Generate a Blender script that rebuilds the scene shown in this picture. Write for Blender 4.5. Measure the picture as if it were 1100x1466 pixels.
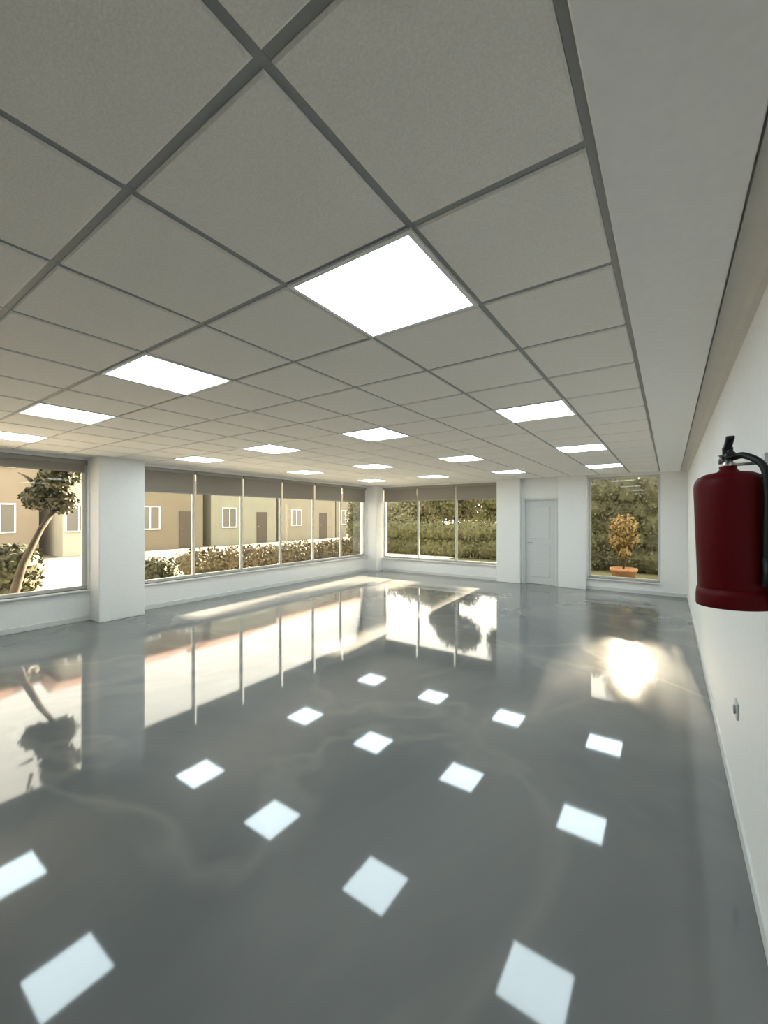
import bpy, bmesh, math, random
from mathutils import Vector, Matrix
random.seed(7)
for o in list(bpy.data.objects): bpy.data.objects.remove(o)
S = bpy.context.scene
C = S.collection

# ------------------------------------------------------------------ camera
EYE = 1.655                       # eye height
H = 2.615                         # suspended ceiling
cam_d = bpy.data.cameras.new('camera'); cam = bpy.data.objects.new('camera', cam_d); C.objects.link(cam)
cam_d.sensor_fit = 'HORIZONTAL'; cam_d.sensor_width = 36.0
cam_d.lens = 36.0 * 588 / 1100
cam_d.shift_y = 7.0 / 1100
cam_d.clip_start = 0.02; cam_d.clip_end = 300
cam.location = (0, 0, EYE); cam.rotation_euler = (math.pi / 2, 0, math.radians(34.8))
S.camera = cam

# ------------------------------------------------------------------ world, sun, exposure
W = bpy.data.worlds.new('hazy_sky'); S.world = W; W.use_nodes = True
bg = W.node_tree.nodes['Background']
bg.inputs['Color'].default_value = (1.0, 0.93, 0.80, 1)
bg.inputs['Strength'].default_value = 3.9
sun_d = bpy.data.lights.new('low_sun', 'SUN'); sun = bpy.data.objects.new('low_sun', sun_d); C.objects.link(sun)
SUN = Vector((-0.083, 1.16, 0.366)).normalized()
sun.rotation_euler = SUN.to_track_quat('Z', 'Y').to_euler()
sun_d.energy = 62.0; sun_d.color = (1.0, 0.80, 0.58); sun_d.angle = math.radians(1.0)
V = S.view_settings
V.view_transform = 'Standard'; V.look = 'None'; V.gamma = 1.0; V.use_curve_mapping = False
V.exposure = 0.38

# ------------------------------------------------------------------ materials
MATS = {}
def mat(name, col, rough=0.6, metal=0.0, var=0.06, scale=8.0, bump=0.0, ior=1.45, emit=None, estr=0, col2=None, detail=4.0, coat=0.0):
    if name in MATS: return MATS[name]
    m = bpy.data.materials.new(name); m.use_nodes = True
    nt = m.node_tree; b = nt.nodes['Principled BSDF']
    tc = nt.nodes.new('ShaderNodeTexCoord'); nz = nt.nodes.new('ShaderNodeTexNoise')
    nz.inputs['Scale'].default_value = scale; nz.inputs['Detail'].default_value = detail
    nt.links.new(tc.outputs['Object'], nz.inputs['Vector'])
    cr = nt.nodes.new('ShaderNodeValToRGB')
    a = [max(0, c * (1 - var)) for c in col]; d = [min(1, c * (1 + var)) for c in (col2 or col)]
    cr.color_ramp.elements[0].position = 0.3; cr.color_ramp.elements[1].position = 0.7
    cr.color_ramp.elements[0].color = (*a, 1); cr.color_ramp.elements[1].color = (*d, 1)
    nt.links.new(nz.outputs['Fac'], cr.inputs['Fac']); nt.links.new(cr.outputs['Color'], b.inputs['Base Color'])
    b.inputs['Roughness'].default_value = rough; b.inputs['Metallic'].default_value = metal; b.inputs['IOR'].default_value = ior
    b.inputs['Coat Weight'].default_value = coat
    if bump:
        bp = nt.nodes.new('ShaderNodeBump'); bp.inputs['Strength'].default_value = bump; bp.inputs['Distance'].default_value = 0.004
        nt.links.new(nz.outputs['Fac'], bp.inputs['Height']); nt.links.new(bp.outputs['Normal'], b.inputs['Normal'])
    if emit:
        b.inputs['Emission Color'].default_value = (*emit, 1); b.inputs['Emission Strength'].default_value = estr
    MATS[name] = m
    return m

def glass_mat(name, tint, refl=1.0):
    m = bpy.data.materials.new(name); m.use_nodes = True; nt = m.node_tree
    for n in list(nt.nodes): nt.nodes.remove(n)
    out = nt.nodes.new('ShaderNodeOutputMaterial'); mx = nt.nodes.new('ShaderNodeMixShader')
    tr = nt.nodes.new('ShaderNodeBsdfTransparent'); gl = nt.nodes.new('ShaderNodeBsdfGlossy'); fr = nt.nodes.new('ShaderNodeFresnel')
    tr.inputs['Color'].default_value = (*tint, 1); gl.inputs['Roughness'].default_value = 0.02; fr.inputs['IOR'].default_value = 1.25
    nt.links.new(fr.outputs[0], mx.inputs[0]); nt.links.new(tr.outputs[0], mx.inputs[1]); nt.links.new(gl.outputs[0], mx.inputs[2])
    nt.links.new(mx.outputs[0], out.inputs[0])
    return m

def floor_mat():
    m = bpy.data.materials.new('polished_grey_stone'); m.use_nodes = True; nt = m.node_tree; b = nt.nodes['Principled BSDF']
    tc = nt.nodes.new('ShaderNodeTexCoord')
    n1 = nt.nodes.new('ShaderNodeTexNoise'); n1.inputs['Scale'].default_value = 0.55; n1.inputs['Detail'].default_value = 7; n1.inputs['Distortion'].default_value = 0.6
    n2 = nt.nodes.new('ShaderNodeTexNoise'); n2.inputs['Scale'].default_value = 0.45; n2.inputs['Detail'].default_value = 3; n2.inputs['Distortion'].default_value = 0.8
    for n in (n1, n2): nt.links.new(tc.outputs['Object'], n.inputs['Vector'])
    c1 = nt.nodes.new('ShaderNodeValToRGB')
    c1.color_ramp.elements[0].position = 0.35; c1.color_ramp.elements[0].color = (0.132, 0.143, 0.147, 1)
    c1.color_ramp.elements[1].position = 0.68; c1.color_ramp.elements[1].color = (0.215, 0.217, 0.213, 1)
    nt.links.new(n1.outputs['Fac'], c1.inputs['Fac'])
    c2 = nt.nodes.new('ShaderNodeValToRGB')               # thin pale veins
    e = c2.color_ramp.elements; e[0].position = 0.47; e[0].color = (0, 0, 0, 1); e[1].position = 0.53; e[1].color = (0, 0, 0, 1)
    k = e.new(0.50); k.color = (1, 1, 1, 1)
    nt.links.new(n2.outputs['Fac'], c2.inputs['Fac'])
    mx = nt.nodes.new('ShaderNodeMix'); mx.data_type = 'RGBA'
    ml = nt.nodes.new('ShaderNodeMath'); ml.operation = 'MULTIPLY'; ml.inputs[1].default_value = 0.22
    nt.links.new(c2.outputs['Color'], ml.inputs[0]); nt.links.new(ml.outputs[0], mx.inputs[0])
    nt.links.new(c1.outputs['Color'], mx.inputs[6]); mx.inputs[7].default_value = (0.34, 0.32, 0.29, 1)
    nt.links.new(mx.outputs[2], b.inputs['Base Color'])
    b.inputs['Roughness'].default_value = 0.045; b.inputs['IOR'].default_value = 1.5
    return m

PLASTER = mat('white_plaster', (0.88, 0.88, 0.87), 0.6, var=0.02, scale=30, bump=0.05)
MARGIN = mat('margin_plaster', (0.86, 0.86, 0.85), 0.7, var=0.02, scale=30)
TILE = mat('mineral_tile', (0.84, 0.82, 0.78), 0.85, var=0.06, scale=160, bump=0.25)
RAIL = mat('grey_rail', (0.30, 0.31, 0.31), 0.5, var=0.03)
SKIRT = mat('skirting_white', (0.72, 0.73, 0.72), 0.4, var=0.02)
FRAME = mat('pale_aluminium', (0.62, 0.61, 0.57), 0.4, var=0.03)
DOORM = mat('door_grey_white', (0.66, 0.67, 0.67), 0.4, var=0.02)
STEEL = mat('satin_steel', (0.55, 0.55, 0.55), 0.3, metal=1.0, var=0.03)
GLASS = glass_mat('clear_glass', (0.97, 0.98, 0.96))
FLOOR = floor_mat()
LED = mat('led_diffuser', (0.8, 0.9, 0.9), 0.5, var=0.0, emit=(0.78, 0.94, 1.0), estr=10.0)
LEDF = mat('led_frame', (0.8, 0.8, 0.8), 0.4, var=0.02)
RED = mat('red_enamel', (0.10, 0.0006, 0.003), 0.5, var=0.04, ior=1.25)
BLACK = mat('black_rubber', (0.012, 0.012, 0.013), 0.5, var=0.05)
PAVE = mat('pale_paving', (0.80, 0.75, 0.65), 0.8, var=0.10, scale=0.8)
LAWN = mat('dry_lawn', (0.085, 0.082, 0.036), 0.9, var=0.25, scale=1.5)
FABRIC = mat('taupe_blind_fabric', (0.30, 0.27, 0.23), 0.9, var=0.05, scale=60)
CASS = mat('blind_cassette', (0.34, 0.32, 0.29), 0.5, var=0.03)
POST = mat('house_door', (0.07, 0.055, 0.04), 0.6, var=0.06)
BARK = mat('bark', (0.045, 0.034, 0.022), 0.9, var=0.3, scale=12)
LEAF_D = mat('dark_leaves', (0.0420, 0.0420, 0.0157), 0.7, var=0.35, scale=3)
LEAF_O = mat('olive_leaves', (0.0765, 0.0743, 0.0270), 0.7, var=0.3, scale=3)
LEAF_P = mat('pale_leaves', (0.1485, 0.1402, 0.0743), 0.7, var=0.25, scale=3)
LEAF_Y = mat('yellow_leaves', (0.1700, 0.1148, 0.0340), 0.7, var=0.3, scale=5)
HEDGE = mat('brown_hedge', (0.0735, 0.0595, 0.0294), 0.8, var=0.3, scale=5)
TERRA = mat('terracotta', (0.2880, 0.1440, 0.0675), 0.8, var=0.1, scale=10)
PANE_D = mat('dark_window_pane', (0.16, 0.15, 0.13), 0.15, var=0.05)
ROOF = mat('roof_tiles', (0.32, 0.17, 0.11), 0.8, var=0.12, scale=6)

# ------------------------------------------------------------------ helpers
def wloc(o):
    v = Vector((0, 0, 0))
    while o is not None: v = v + Vector(o.location); o = o.parent
    return v
def link(name, me, m, parent=None, loc=(0, 0, 0)):
    o = bpy.data.objects.new(name, me); C.objects.link(o)
    if m is not None and len(me.materials) == 0: me.materials.append(m)
    o.parent = parent
    o.location = Vector(loc) - (wloc(parent) if parent else Vector((0, 0, 0)))
    return o
def mesh_of(name, bm, smooth=False):
    bmesh.ops.recalc_face_normals(bm, faces=bm.faces)
    me = bpy.data.meshes.new(name); bm.to_mesh(me); bm.free()
    if smooth:
        for p in me.polygons: p.use_smooth = True
    return me
def add_box(bm, x0, x1, y0, y1, z0, z1, bev=0.0):
    r = bmesh.ops.create_cube(bm, size=1.0)
    bmesh.ops.scale(bm, vec=(x1 - x0, y1 - y0, z1 - z0), verts=r['verts'])
    bmesh.ops.translate(bm, vec=((x0 + x1) / 2, (y0 + y1) / 2, (z0 + z1) / 2), verts=r['verts'])
    if bev:
        es = set()
        for v in r['verts']: es.update(v.link_edges)
        bmesh.ops.bevel(bm, geom=list(es), offset=bev, segments=1, affect='EDGES')
def box(name, x0, x1, y0, y1, z0, z1, m, parent=None, bev=0.0):
    c = Vector(((x0 + x1) / 2, (y0 + y1) / 2, (z0 + z1) / 2))
    bm = bmesh.new(); add_box(bm, x0 - c.x, x1 - c.x, y0 - c.y, y1 - c.y, z0 - c.z, z1 - c.z, bev)
    return link(name, mesh_of(name, bm), m, parent, c)
def boxes(name, lst, m, parent=None, bev=0.0):
    c = Vector(((lst[0][0] + lst[0][1]) / 2, (lst[0][2] + lst[0][3]) / 2, lst[0][4]))
    bm = bmesh.new()
    for (a, b, d, e, f, g) in lst: add_box(bm, a - c.x, b - c.x, d - c.y, e - c.y, f - c.z, g - c.z, bev)
    return link(name, mesh_of(name, bm), m, parent, c)
def lathe(name, prof, m, parent=None, loc=(0, 0, 0), seg=40, smooth=True):
    bm = bmesh.new(); rings = []
    for (r, z) in prof:
        if r < 1e-5: rings.append([bm.verts.new((0, 0, z))])
        else: rings.append([bm.verts.new((r * math.cos(2 * math.pi * i / seg), r * math.sin(2 * math.pi * i / seg), z)) for i in range(seg)])
    for a, b in zip(rings, rings[1:]):
        for i in range(seg):
            j = (i + 1) % seg
            if len(a) == 1 and len(b) == 1: continue
            if len(a) == 1: bm.faces.new((a[0], b[i], b[j]))
            elif len(b) == 1: bm.faces.new((a[i], a[j], b[0]))
            else: bm.faces.new((a[i], a[j], b[j], b[i]))
    return link(name, mesh_of(name, bm, smooth), m, parent, loc)
def tube(name, pts, r, m, parent=None, loc=(0, 0, 0), seg=12, radii=None):
    pts = [Vector(p) for p in pts]; bm = bmesh.new(); rings = []; up = Vector((0.13, 0.31, 0.94)).normalized()
    for i, p in enumerate(pts):
        t = (pts[min(i + 1, len(pts) - 1)] - pts[max(i - 1, 0)]).normalized()
        u = t.cross(up)
        if u.length < 1e-3: u = t.cross(Vector((1, 0, 0)))
        u.normalize(); v = t.cross(u); rr = radii[i] if radii else r
        rings.append([bm.verts.new(p + (u * math.cos(2 * math.pi * k / seg) + v * math.sin(2 * math.pi * k / seg)) * rr) for k in range(seg)])
    for a, b in zip(rings, rings[1:]):
        for k in range(seg): bm.faces.new((a[k], a[(k + 1) % seg], b[(k + 1) % seg], b[k]))
    bm.faces.new(rings[0]); bm.faces.new(rings[-1])
    return link(name, mesh_of(name, bm, True), m, parent, loc)
def curve_pts(ctrl, n=10):
    P = [Vector(c) for c in ctrl]; P = [2 * P[0] - P[1]] + P + [2 * P[-1] - P[-2]]; out = []
    for i in range(1, len(P) - 2):
        for s in range(n):
            t = s / n; a, b, c, d = P[i - 1:i + 3]
            out.append(0.5 * ((2 * b) + (c - a) * t + (2 * a - 5 * b + 4 * c - d) * t * t + (3 * b - a - 3 * c + d) * t ** 3))
    out.append(P[-2]); return out
def empty(name, loc):
    o = bpy.data.objects.new(name, None); C.objects.link(o); o.location = loc; o.empty_display_size = 0.1
    return o
def tag(o, label, cat, group=None):
    o['label'] = label; o['category'] = cat
    if group: o['group'] = group
    return o
def struct(o, label=None, cat=None):
    o['kind'] = 'structure'
    if label: o['label'] = label
    if cat: o['category'] = cat
    return o

# ------------------------------------------------------------------ room shell
XL, XR, YB, YF = -7.65, 0.312, 10.43, -3.04
TOP = H + 0.12
struct(box('floor', XL - 0.25, XR + 0.25, YF - 0.25, YB + 0.25, -0.12, 0.0, FLOOR), 'polished grey stone floor mirroring windows and lamps', 'floor')
struct(box('wall_right', XR, XR + 0.25, YF, YB + 0.25, 0, TOP, PLASTER), 'plain white wall running along the right edge', 'wall')
struct(box('wall_front', XL - 0.25, XR + 0.25, YF - 0.25, YF, 0, TOP, PLASTER), 'white wall behind the viewpoint closing the room', 'wall')
W1 = (-0.9, 2.70, 0.50); W2 = (3.42, 10.08, 0.46)          # left wall openings (y0, y1, sill)
W3 = (-7.30, -3.66, 0.40); W4 = (-1.54, -0.15, 0.26)       # back wall openings (x0, x1, sill)
HD = 2.56
struct(boxes('wall_left', [(XL - 0.25, XL, YF, W1[0], 0, TOP), (XL - 0.25, XL, W1[0], W1[1], 0, W1[2]), (XL - 0.25, XL, W1[0], W1[1], HD, TOP),
    (XL - 0.25, XL, W1[1], W2[0], 0, TOP), (XL - 0.25, XL, W2[0], W2[1], 0, W2[2]), (XL - 0.25, XL, W2[0], W2[1], HD, TOP),
    (XL - 0.25, XL, W2[1], YB + 0.25, 0, TOP)], PLASTER), 'white wall on the left with long window openings', 'wall')
DX0, DX1, DH = -3.00, -2.20, 2.12
struct(boxes('wall_back', [(XL, W3[0], YB, YB + 0.25, 0, TOP), (W3[0], W3[1], YB, YB + 0.25, 0, W3[2]), (W3[0], W3[1], YB, YB + 0.25, HD, TOP),
    (W3[1], DX0, YB, YB + 0.25, 0, TOP), (DX0, DX1, YB, YB + 0.25, DH, TOP), (DX1, W4[0], YB, YB + 0.25, 0, TOP),
    (W4[0], W4[1], YB, YB + 0.25, 0, W4[2]), (W4[0], W4[1], YB, YB + 0.25, HD, TOP), (W4[1], XR, YB, YB + 0.25, 0, TOP)], PLASTER),
    'white far wall with a window, a door and a glazed bay', 'wall')
# pilasters
PC = -7.30
struct(box('trim_1', XL, PC, W1[1] + 0.02, W2[0] - 0.02, 0, H, PLASTER, bev=0.008), 'white square column standing between the two left windows', 'column')
struct(box('trim_2', XL, PC, W2[1] + 0.02, YB, 0, H, PLASTER, bev=0.008), 'white column in the far room corner between windows', 'column')
struct(box('trim_3', -3.64, -3.04, YB - 0.14, YB, 0, H, PLASTER, bev=0.008), 'white pilaster on far wall left of the door', 'column')
struct(box('trim_4', -2.16, -1.56, YB - 0.14, YB, 0, H, PLASTER, bev=0.008), 'white pilaster on far wall right of the door', 'column')
# baseboards
struct(boxes('baseboard_right', [(XR - 0.014, XR, YF, YB, 0, 0.08)], SKIRT, bev=0.003))
struct(boxes('baseboard_left', [(XL, XL + 0.014, YF, W1[1] + 0.02, 0, 0.08), (XL, XL + 0.014, W2[0] - 0.02, W2[1] + 0.02, 0, 0.08)], SKIRT, bev=0.003))
struct(boxes('baseboard_back', [(PC, -3.64, YB - 0.014, YB, 0, 0.08), (-1.56, XR - 0.014, YB - 0.014, YB, 0, 0.08)], SKIRT, bev=0.003))

# ------------------------------------------------------------------ windows
def window(n, axis, a0, a1, sill, npan, label, transom=None):
    """axis 'y': in the left wall (runs along y); axis 'x': in the back wall."""
    def bx(name, u0, u1, w0, w1, z0, z1, m, parent, bev=0.004):
        if axis == 'y': return box(name, XL - w1, XL - w0, u0, u1, z0, z1, m, parent, bev)
        return box(name, u0, u1, YB + w0, YB + w1, z0, z1, m, parent, bev)
    base = (XL - 0.12, (a0 + a1) / 2, sill) if axis == 'y' else ((a0 + a1) / 2, YB + 0.12, sill)
    w = empty('window_%d' % n, base); struct(w, label, 'window')
    F = 0.05
    bx('head_rail', a0, a1, 0.08, 0.15, HD - F, HD, FRAME, w)
    bx('bottom_rail', a0, a1, 0.08, 0.15, sill, sill + F, FRAME, w)
    bx('side_rail', a0, a0 + F, 0.08, 0.15, sill + F, HD - F, FRAME, w)
    bx('side_rail', a1 - F, a1, 0.08, 0.15, sill + F, HD - F, FRAME, w)
    step = (a1 - a0) / npan
    for i in range(1, npan): bx('mullion', a0 + i * step - 0.025, a0 + i * step + 0.025, 0.085, 0.145, sill + F, HD - F, FRAME, w)
    for i in range(npan):
        l = a0 + i * step + (F if i == 0 else 0.025); r = a0 + (i + 1) * step - (F if i == npan - 1 else 0.025)
        bx('pane', l, r, 0.112, 0.118, sill + F, HD - F, GLASS, w, 0)
    bx('window_sill', a0, a1, -0.05, 0.08, sill - 0.03, sill, SKIRT, w, 0.006)
window(1, 'y', W1[0], W1[1], W1[2], 3, 'nearest left window with a dark tree outside')
window(2, 'y', W2[0], W2[1], W2[2], 6, 'long left window looking at pale houses')
window(3, 'x', W3[0], W3[1], W3[2], 3, 'wide far window looking at olive trees')
window(4, 'x', W4[0], W4[1], W4[2], 1, 'narrow tall far window filled with dark foliage')

# ------------------------------------------------------------------ roller blinds pulled a little way down in front of the panes
def blind(axis, u0, u1, drop, label, group):
    c = (u0 + u1) / 2; base = (XL - 0.05, c, HD - drop) if axis == 'y' else (c, YB + 0.05, HD - drop)
    e = empty('roller_blind', base); tag(e, label, 'roller blind', group)
    def bx(name, v0, v1, w0, w1, z0, z1, m, bev=0.0):
        if axis == 'y': return box(name, XL - w1, XL - w0, v0, v1, z0, z1, m, e, bev)
        return box(name, v0, v1, YB + w0, YB + w1, z0, z1, m, e, bev)
    bx('cassette', u0, u1, 0.015, 0.075, HD - 0.07, HD - 0.001, CASS, 0.008)
    bx('fabric', u0 + 0.02, u1 - 0.02, 0.044, 0.047, HD - drop + 0.01, HD - 0.07, FABRIC)
    bx('bottom_bar', u0 + 0.02, u1 - 0.02, 0.038, 0.053, HD - drop, HD - drop + 0.028, CASS, 0.004)
st = (W2[1] - W2[0]) / 6; ordn = ['first', 'second', 'third', 'fourth', 'fifth', 'last']
for i in range(6):
    blind('y', W2[0] + st * i + 0.012, W2[0] + st * (i + 1) - 0.012, 0.46, 'taupe roller blind in long left window, %s from the white column' % ordn[i], 'roller blinds in the long left window')
st = (W3[1] - W3[0]) / 3
for i, nm in enumerate(('left', 'middle', 'right')):
    blind('x', W3[0] + st * i + 0.012, W3[0] + st * (i + 1) - 0.012, 0.44, 'taupe roller blind over the %s pane of the wide far window' % nm, 'roller blinds in the wide far window')
st = (W1[1] - W1[0]) / 3
for i, nm in enumerate(('farther left', 'middle', 'right')):
    if i: blind('y', W1[0] + st * i + 0.012, W1[0] + st * (i + 1) - 0.012, 0.20, 'short dark roller blind over %s pane of the nearest left window' % nm, 'roller blinds in the nearest left window')

# door
d = empty('door_1', ((DX0 + DX1) / 2, YB + 0.05, 0)); struct(d, 'closed pale grey door between two white pilasters', 'door')
boxes('door_frame', [(DX0 - 0.0, DX0 + 0.05, YB - 0.02, YB + 0.12, 0, DH), (DX1 - 0.05, DX1, YB - 0.02, YB + 0.12, 0, DH), (DX0 + 0.05, DX1 - 0.05, YB - 0.02, YB + 0.12, DH - 0.05, DH)], SKIRT, d)
leaf = box('door_leaf', DX0 + 0.05, DX1 - 0.05, YB + 0.03, YB + 0.075, 0.005, DH - 0.05, DOORM, d, 0.004)
for z0, z1 in ((0.18, 0.95), (1.12, 1.92)):
    box('door_panel', DX0 + 0.17, DX1 - 0.17, YB + 0.018, YB + 0.03, z0, z1, DOORM, leaf, 0.006)
tube('handle', [(DX0 + 0.11, YB + 0.03, 1.03), (DX0 + 0.11, YB - 0.02, 1.03), (DX0 + 0.23, YB - 0.02, 1.03)], 0.009, STEEL, leaf)

# ------------------------------------------------------------------ suspended ceiling
ceil = struct(box('ceiling', XL - 0.25, XR + 0.25, YF - 0.25, YB + 0.25, H + 0.012, H + 0.14, RAIL), 'suspended ceiling of square pale grey tiles', 'ceiling')
P = 0.6
gx = [-0.165] + [-0.10 - P * i for i in range(1, 13)] + [XL]   # margin, -0.7 ... -7.3, wall
gy = [YF] + [1.16 + P * i for i in range(-6, 16)] + [YB]
for x in gx[:-1]:
    box('tee_rail', x - 0.012, x + 0.012, YF, YB, H - 0.002, H + 0.012, RAIL, ceil)
for y in gy[1:-1]:
    box('cross_rail', XL, gx[0], y - 0.012, y + 0.012, H - 0.001, H + 0.012, RAIL, ceil)
LX = [-1.0, -2.8, -4.6, -6.4]; LY = [1.46, 3.86, 6.26, 8.66]
tiles = {}
for i in range(len(gx) - 1):
    for j in range(len(gy) - 1):
        x1, x0 = gx[i], gx[i + 1]; y0, y1 = gy[j], gy[j + 1]
        cx, cy = (x0 + x1) / 2, (y0 + y1) / 2
        if any(abs(cx - a) < 0.1 for a in LX) and any(abs(cy - b) < 0.1 for b in LY): continue
        key = (round(x1 - x0, 3), round(y1 - y0, 3))
        if key not in tiles:
            bm = bmesh.new(); hx, hy = key[0] / 2 - 0.013, key[1] / 2 - 0.013
            add_box(bm, -hx, hx, -hy, hy, -0.008, 0.008)
            bm.faces.ensure_lookup_table()
            es = [e for e in bm.edges if all(v.co.z < 0 for v in e.verts)]
            bmesh.ops.bevel(bm, geom=es, offset=0.006, segments=1, affect='EDGES')
            tiles[key] = mesh_of('tile', bm)
        link('tile', tiles[key], TILE, ceil, (cx, cy, H - 0.001))
# plain plasterboard margin along the right wall, and the cornice
struct(box('trim_5', gx[0] + 0.012, 0.185, YF, YB, H - 0.022, H + 0.012, MARGIN, bev=0.004), 'plain plasterboard margin strip beside the ceiling tiles', 'ceiling margin')
bm = bmesh.new(); prof = [(0.195, H + 0.012), (0.195, H - 0.004), (0.225, H - 0.014), (0.268, H - 0.028), (0.292, H - 0.05), (XR, H - 0.062), (XR, H + 0.012)]
va = [bm.verts.new((x, YF, z)) for x, z in prof]; vb = [bm.verts.new((x, YB, z)) for x, z in prof]
for i in range(len(prof)): j = (i + 1) % len(prof); bm.faces.new((va[i], va[j], vb[j], vb[i]))
bm.faces.new(va); bm.faces.new(vb[::-1])
struct(link('trim_6', mesh_of('trim_6', bm), mat('cornice_paint', (0.60, 0.58, 0.54), 0.6, var=0.02)), 'beige cornice where right wall meets the ceiling', 'cornice')

# ------------------------------------------------------------------ ceiling lights
rown = ['nearest row', 'second row', 'third row', 'farthest row']
coln = ['nearest the right wall', 'second from the right wall', 'third from the right wall', 'nearest the left windows']
bm = bmesh.new(); s = 0.297
for (a, b, c2, e) in ((-s, s, -s, -s + 0.02), (-s, s, s - 0.02, s), (-s, -s + 0.02, -s + 0.02, s - 0.02), (s - 0.02, s, -s + 0.02, s - 0.02)):
    add_box(bm, a, b, c2, e, -0.012, 0.01)
lf = mesh_of('light_frame', bm)
bm = bmesh.new(); add_box(bm, -s + 0.02, s - 0.02, -s + 0.02, s - 0.02, -0.006, 0.004); ld = mesh_of('diffuser', bm)
for j, y in enumerate(LY):
    for i, x in enumerate(LX):
        e = empty('ceiling_light', (x, y, H)); tag(e, 'square LED ceiling panel in the %s, %s' % (rown[j], coln[i]), 'ceiling light', 'square LED panels in the tile ceiling')
        link('light_frame', lf, LEDF, e, (x, y, H)); link('diffuser', ld, LED, e, (x, y, H))

# ------------------------------------------------------------------ fire extinguisher on the right wall
def extinguisher():
    B = Vector((0.193, 1.945, 1.335))
    e = empty('fire_extinguisher', B); tag(e, 'dark red fire extinguisher hung on the right wall', 'fire extinguisher')
    R = 0.104
    prof = [(0, 0.03), (R - 0.02, 0.03), (R - 0.004, 0.04), (R, 0.055), (R, 0.43), (R - 0.003, 0.448), (R - 0.012, 0.465), (R - 0.036, 0.478), (0.032, 0.485), (0.026, 0.492), (0.026, 0.505), (0, 0.505)]
    body = lathe('body', prof, RED, e, B, 48)
    lathe('base_ring', [(R - 0.01, 0.0), (R + 0.006, 0.0), (R + 0.008, 0.006), (R + 0.007, 0.04), (R + 0.003, 0.065), (R - 0.002, 0.065), (R - 0.01, 0.0)], RED, e, B, 48)
    # valve, levers, pin, gauge
    valve = lathe('valve', [(0, 0.495), (0.021, 0.495), (0.021, 0.515), (0.016, 0.52), (0.016, 0.548), (0.0, 0.55)], STEEL, e, B, 24)
    box('carry_handle', B.x - 0.013, B.x + 0.013, B.y - 0.10, B.y + 0.012, B.z + 0.532, B.z + 0.546, BLACK, valve, 0.004)
    bm = bmesh.new(); add_box(bm, -0.012, 0.012, -0.11, 0.012, -0.006, 0.006, 0.003)
    lv = link('squeeze_lever', mesh_of('squeeze_lever', bm), BLACK, valve, B + Vector((0.0, 0, 0.568))); lv.rotation_euler = (math.radians(-14), 0, 0)
    box('lever_pivot', B.x - 0.014, B.x + 0.016, B.y - 0.014, B.y + 0.014, B.z + 0.54, B.z + 0.575, BLACK, valve, 0.003)
    g = lathe('pressure_gauge', [(0, 0), (0.016, 0), (0.018, 0.004), (0.018, 0.012), (0.015, 0.014), (0, 0.014)], STEEL, valve, B + Vector((-0.014, 0, 0.531)), 24)
    g.rotation_euler = (0, math.radians(-90), 0)
    t = tube('safety_pin', [(0.0, -0.028, 0.558), (0.0, 0.03, 0.558)], 0.002, STEEL, valve, B, 8)
    # hose down the wall side towards the viewer
    hp = curve_pts([(0.012, 0, 0.535), (0.045, -0.03, 0.535), (0.085, -0.072, 0.49), (0.092, -0.088, 0.40), (0.086, -0.092, 0.28), (0.082, -0.092, 0.17)], 8)
    hose = tube('hose', hp, 0.0115, BLACK, e, B, 12)
    tube('nozzle', [(0.082, -0.092, 0.18), (0.082, -0.094, 0.12), (0.082, -0.096, 0.085)], 0.014, BLACK, hose, B, 14, radii=[0.0125, 0.014, 0.02])
    # wall bracket
    boxes('wall_bracket', [(XR - 0.022, XR - 0.006, B.y - 0.02, B.y + 0.02, B.z + 0.44, B.z + 0.54), (B.x + 0.02, XR - 0.02, B.y - 0.008, B.y + 0.008, B.z + 0.503, B.z + 0.513)], STEEL, e, 0.002)
    e.rotation_euler = (0, math.radians(-2.0), 0)
    return e
extinguisher()

# wall socket low on the right wall
sk = empty('wall_socket', (XR, 2.99, 0.585)); tag(sk, 'small pale wall socket low on the right wall', 'socket')
box('cover_plate', XR - 0.011, XR - 0.0003, 2.945, 3.035, 0.54, 0.63, mat('socket_plastic', (0.55, 0.56, 0.55), 0.35, var=0.02), sk, 0.003)
ins = lathe('socket_insert', [(0, 0), (0.014, 0), (0.016, 0.006), (0.022, 0.007), (0.022, 0.0), (0.024, 0.0), (0.024, 0.009), (0.0, 0.0091)], mat('socket_grey', (0.30, 0.30, 0.30), 0.4), sk, (XR - 0.010, 2.99, 0.585), 24)
ins.rotation_euler = (0, math.radians(-90), 0)

# ------------------------------------------------------------------ outside: ground, canopies
struct(boxes('pavement', [(-13.2, XL - 0.25, -40, 60, -0.30, -0.15)], PAVE), 'pale sunlit paving outside the left windows', 'pavement')
struct(boxes('road', [(-60, -13.2, -40, 60, -0.32, -0.20)], mat('asphalt', (0.13, 0.12, 0.10), 0.9, var=0.15, scale=3)), 'dark asphalt street behind the low hedge', 'road')
struct(boxes('lawn', [(XL - 0.25, 40, YB + 0.25, 70, -0.30, -0.16)], LAWN), 'dry olive lawn outside the far windows', 'lawn')

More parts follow.
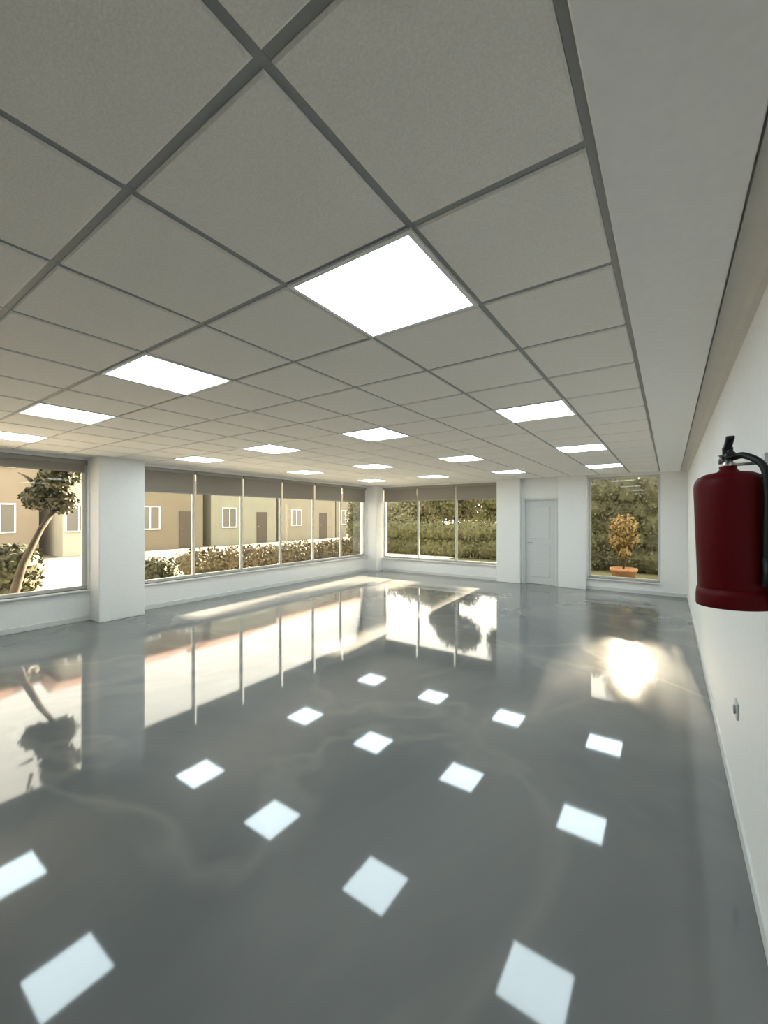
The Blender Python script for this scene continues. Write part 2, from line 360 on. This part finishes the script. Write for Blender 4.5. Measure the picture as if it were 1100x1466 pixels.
# ------------------------------------------------------------------ outside: plants
def foliage(name, blobs, n, leaf, m, parent, loc, rnd):
    n = int(n * 2.6)
    """blobs: (centre, radius) list; a knobbly core plus a shell of leaf quads"""
    bm = bmesh.new()
    for (c, r) in blobs:
        k = bmesh.ops.create_icosphere(bm, subdivisions=2, radius=r * 0.76)
        for v in k['verts']: v.co = v.co * rnd.uniform(0.86, 1.12) + Vector(c)
    tot = sum(r * r for _, r in blobs)
    for (c, r) in blobs:
        for _ in range(int(n * r * r / tot)):
            dv = Vector((rnd.gauss(0, 1), rnd.gauss(0, 1), rnd.gauss(0, 1))).normalized()
            p = Vector(c) + dv * r * rnd.uniform(0.72, 1.10)
            u = Vector((rnd.gauss(0, 1), rnd.gauss(0, 1), rnd.gauss(0, 1))).normalized(); w = dv.cross(u)
            if w.length < 1e-3: continue
            w.normalize(); q = leaf * rnd.uniform(0.7, 1.4)
            bm.faces.new([bm.verts.new(p + u * q), bm.verts.new(p + w * q * 0.5), bm.verts.new(p - u * q), bm.verts.new(p - w * q * 0.5)])
    me = bpy.data.meshes.new(name); bm.to_mesh(me); bm.free()
    return link(name, me, m, parent, loc)
def tree(label, x, y, hgt, spread, m, seed, trunk=0.12, lean=(0, 0), clear=0.35, nleaf=2600, group=None, nblob=9, leaf=0.10):
    rnd = random.Random(seed); b = Vector((x, y, -0.16)); e = empty('tree', b); tag(e, label, 'tree', group)
    t = [(lean[0] * k * k, lean[1] * k * k, hgt * 0.75 * k) for k in (0, .25, .5, .75, 1)]
    tr = tube('trunk', t, trunk, BARK, e, b, 10, radii=[trunk * (1.25 - 0.8 * k) for k in (0, .25, .5, .75, 1)])
    for k in range(4):
        a = rnd.uniform(0, 6.28); z = hgt * (clear + 0.1 + 0.08 * k); L = spread * 0.6
        s0 = Vector((lean[0] * 0.4, lean[1] * 0.4, z)); tube('branch', [s0, s0 + Vector((math.cos(a) * L * .5, math.sin(a) * L * .5, L * .3)), s0 + Vector((math.cos(a) * L, math.sin(a) * L, L * .5))], 0.03, BARK, e, b, 8, radii=[trunk * .45, trunk * .3, trunk * .12])
    blobs = []
    for k in range(nblob):
        a = rnd.uniform(0, 6.28); q = spread * rnd.uniform(0.15, 0.62)
        blobs.append(((lean[0] * .8 + math.cos(a) * q, lean[1] * .8 + math.sin(a) * q, hgt * (clear + (1 - clear) * rnd.uniform(0.18, 0.88))), spread * rnd.uniform(0.36, 0.52)))
    foliage('crown', blobs, nleaf, leaf, m, e, b, rnd)
def hedge(name, label, cat, x0, x1, y0, y1, hgt, m, seed, base=-0.16, n=2200, group=None):
    rnd = random.Random(seed); b = Vector(((x0 + x1) / 2, (y0 + y1) / 2, base)); L = max(x1 - x0, y1 - y0); w = min(x1 - x0, y1 - y0) / 2
    e = empty(name, b); tag(e, label, cat, group); blobs = []; k = int(L / (w * 0.72)) + 1
    for i in range(k):
        s = -L / 2 + w + (L - 2 * w) * (i / max(1, k - 1))
        nz = max(1, int(hgt / (w * 0.95)))
        for z in ([hgt - w] if hgt < 2.2 * w else [w * 0.7 + (hgt - 1.7 * w) * q / (nz - 1) for q in range(nz)]):
            c = (rnd.uniform(-.1, .1) * w, s, z) if (y1 - y0) > (x1 - x0) else (s, rnd.uniform(-.1, .1) * w, z)
            blobs.append((c, w * rnd.uniform(0.92, 1.12)))
    foliage('foliage', blobs, n, 0.06, m, e, b, rnd)
    for i in range(0, k, 2):
        c = blobs[min(i, len(blobs) - 1)][0]; tube('stem', [(c[0], c[1], 0), (c[0], c[1], hgt * .5)], 0.025, BARK, e, b, 6)

# left garden edge
hedge('hedge', 'low clipped brown-green hedge outside the long left window', 'hedge', -11.5, -10.7, 5.9, 16.3, 0.88, HEDGE, 3, -0.15, 3000)
tree('dark leaning young tree outside the nearest left window', -8.40, 1.90, 2.85, 0.46, LEAF_D, 11, 0.065, (0.0, 0.70), 0.66, 1800, leaf=0.045)
hedge('shrub', 'dark green shrub at the foot of the leaning tree', 'shrub', -9.45, -8.85, 1.7, 2.5, 1.30, LEAF_D, 5, -0.15, 1500)
hedge('shrub', 'dark grey-green shrub low behind the white column', 'shrub', -9.9, -9.2, 4.2, 5.2, 0.85, LEAF_D, 6, -0.15, 900)
# trees beyond the far wall; the low sun looks through the gap between them
G = 'trees beyond the far wall'
tree('pale green tree nearest the far room corner', -17.0, 22.5, 3.2, 2.3, LEAF_P, 21, 0.16, nleaf=2600, group=G, clear=0.10)
tree('pale olive tree left in the wide far window', -12.6, 22.0, 3.2, 2.3, LEAF_P, 22, 0.16, nleaf=2600, group=G, clear=0.10)
tree('olive tree in the middle of the wide far window', -9.2, 20.0, 6.4, 1.8, LEAF_O, 23, 0.18, nleaf=2800, group=G, clear=0.08)
tree('dark olive tree at the right side of the wide far window', -5.9, 20.4, 6.6, 1.75, LEAF_O, 24, 0.18, nleaf=2800, group=G, clear=0.08, nblob=12)
tree('olive tree behind the gap in the wide far window', -10.9, 27.2, 4.6, 2.4, LEAF_O, 28, 0.18, nleaf=2800, group=G, clear=0.06, nblob=12)
tree('dark tree left in the narrow far window', -3.45, 24.2, 7.8, 1.6, LEAF_D, 25, 0.16, nleaf=2400, group=G, clear=0.08, nblob=12)
tree('dark tree right in the narrow far window', 0.75, 19.0, 7.0, 1.75, LEAF_D, 26, 0.16, nleaf=2600, group=G, clear=0.08, nblob=12)
tree('added tall tree behind the narrow far window, crown screening reflected sky', -1.6, 27.5, 11.8, 2.2, LEAF_D, 27, 0.14, lean=(0.3, 0), nleaf=2400, group=G, clear=0.58, nblob=14)  # out-of-view tree added so its crown narrows the sky reflection on the floor
hedge('hedge', 'olive hedge below the trees in the wide far window', 'hedge', -14, -4.0, 16.6, 17.8, 1.7, LEAF_O, 31, n=5000)
hedge('hedge', 'tall dark hedge filling the narrow far window', 'hedge', -3.2, 2.0, 15.2, 16.5, 3.28, LEAF_D, 32, n=7000)
pb = Vector((-0.98, 12.35, -0.16))
pt = empty('planter', pb); tag(pt, 'terracotta pot outside the narrow far window', 'pot')
lathe('pot', [(0, 0), (0.20, 0), (0.29, 0.40), (0.32, 0.41), (0.32, 0.48), (0.28, 0.48), (0.27, 0.40), (0, 0.40)], TERRA, pt, pb, 32)
ys = empty('potted_shrub', pb + Vector((0, 0, 0.40))); tag(ys, 'yellow-leaved shrub growing in the terracotta pot', 'shrub')
for k in range(5): tube('stem', [(0, 0, 0), (0.05 * math.cos(k * 1.26), 0.05 * math.sin(k * 1.26), .4), (0.16 * math.cos(k * 1.26), 0.16 * math.sin(k * 1.26), 1.0)], 0.012, BARK, ys, pb + Vector((0, 0, 0.40)), 6)
foliage('foliage', [((0, 0, 1.15), 0.30), ((0.1, 0.05, 0.85), 0.24), ((-0.12, 0, 0.8), 0.22), ((0.02, -0.05, 0.5), 0.16)], 700, 0.05, LEAF_Y, ys, pb + Vector((0, 0, 0.40)), random.Random(9))

# ------------------------------------------------------------------ outside: houses across the street
def house(label, x, y0, y1, hgt, col, seed, depth=7):
    rnd = random.Random(seed); m = mat('render_%d' % seed, col, 0.8, var=0.05, scale=1.2)
    b = Vector((x - depth / 2, (y0 + y1) / 2, -0.20)); e = empty('house', b); tag(e, label, 'house', 'houses across the street')
    box('wall', x - depth, x, y0, y1, -0.20, hgt, m, e)
    bm = bmesh.new(); o = 0.22; rh = 1.6
    vs = [(-depth / 2 - o, y0 - b.y - o, 0), (depth / 2 + o, y0 - b.y - o, 0), (depth / 2 + o, y1 - b.y + o, 0), (-depth / 2 - o, y1 - b.y + o, 0), (0, y0 - b.y + .5, rh), (0, y1 - b.y - .5, rh)]
    vv = [bm.verts.new(v) for v in vs]
    for f in ((0, 1, 4), (2, 3, 5), (1, 2, 5, 4), (3, 0, 4, 5), (3, 2, 1, 0)): bm.faces.new([vv[i] for i in f])
    link('roof', mesh_of('roof', bm), ROOF, e, (b.x, b.y, hgt))
    n = max(2, int((y1 - y0) / 2.4)); st = (y1 - y0) / n
    for fl in range(int(hgt // 2.9)):
        for i in range(n):
            cy = y0 + st * (i + .5); z = 1.0 + 2.9 * fl
            if fl == 0 and i == n // 2:
                dd = box('front_door', x, x + 0.05, cy - .45, cy + .45, -0.15, 2.0, POST, e, 0.01); box('knob', x + 0.05, x + 0.09, cy - .35, cy - .31, .95, 1.0, STEEL, dd)
                continue
            w = boxes('window_frame', [(x, x + 0.06, cy - .55, cy + .55, z - .06, z), (x, x + 0.06, cy - .55, cy + .55, z + 1.2, z + 1.26), (x, x + 0.06, cy - .55, cy - .49, z, z + 1.2), (x, x + 0.06, cy + .49, cy + .55, z, z + 1.2), (x, x + .06, cy - .03, cy + .03, z, z + 1.2)], SKIRT, e)
            box('pane', x + 0.005, x + 0.02, cy - .49, cy + .49, z, z + 1.2, PANE_D, w)
house('tan house seen through the nearest left window', -24, -4.5, 6.5, 5.9, (0.235, 0.195, 0.145), 41)
house('narrow cream house behind the leaning tree', -23, 7.1, 9.6, 5.9, (0.408, 0.378, 0.306), 42)
house('tan house leftmost in the long left window', -23.6, 10.2, 14.4, 6.0, (0.172, 0.146, 0.102), 43)
house('pale yellow house in the long left window', -24, 15.2, 20.5, 6.2, (0.234, 0.230, 0.175), 44)
house('beige house in the middle of the long left window', -24.4, 21.3, 27.5, 6.0, (0.230, 0.211, 0.164), 45)
house('cream house rightmost in the long left window', -25, 28.3, 38.0, 6.2, (0.226, 0.208, 0.161), 46)
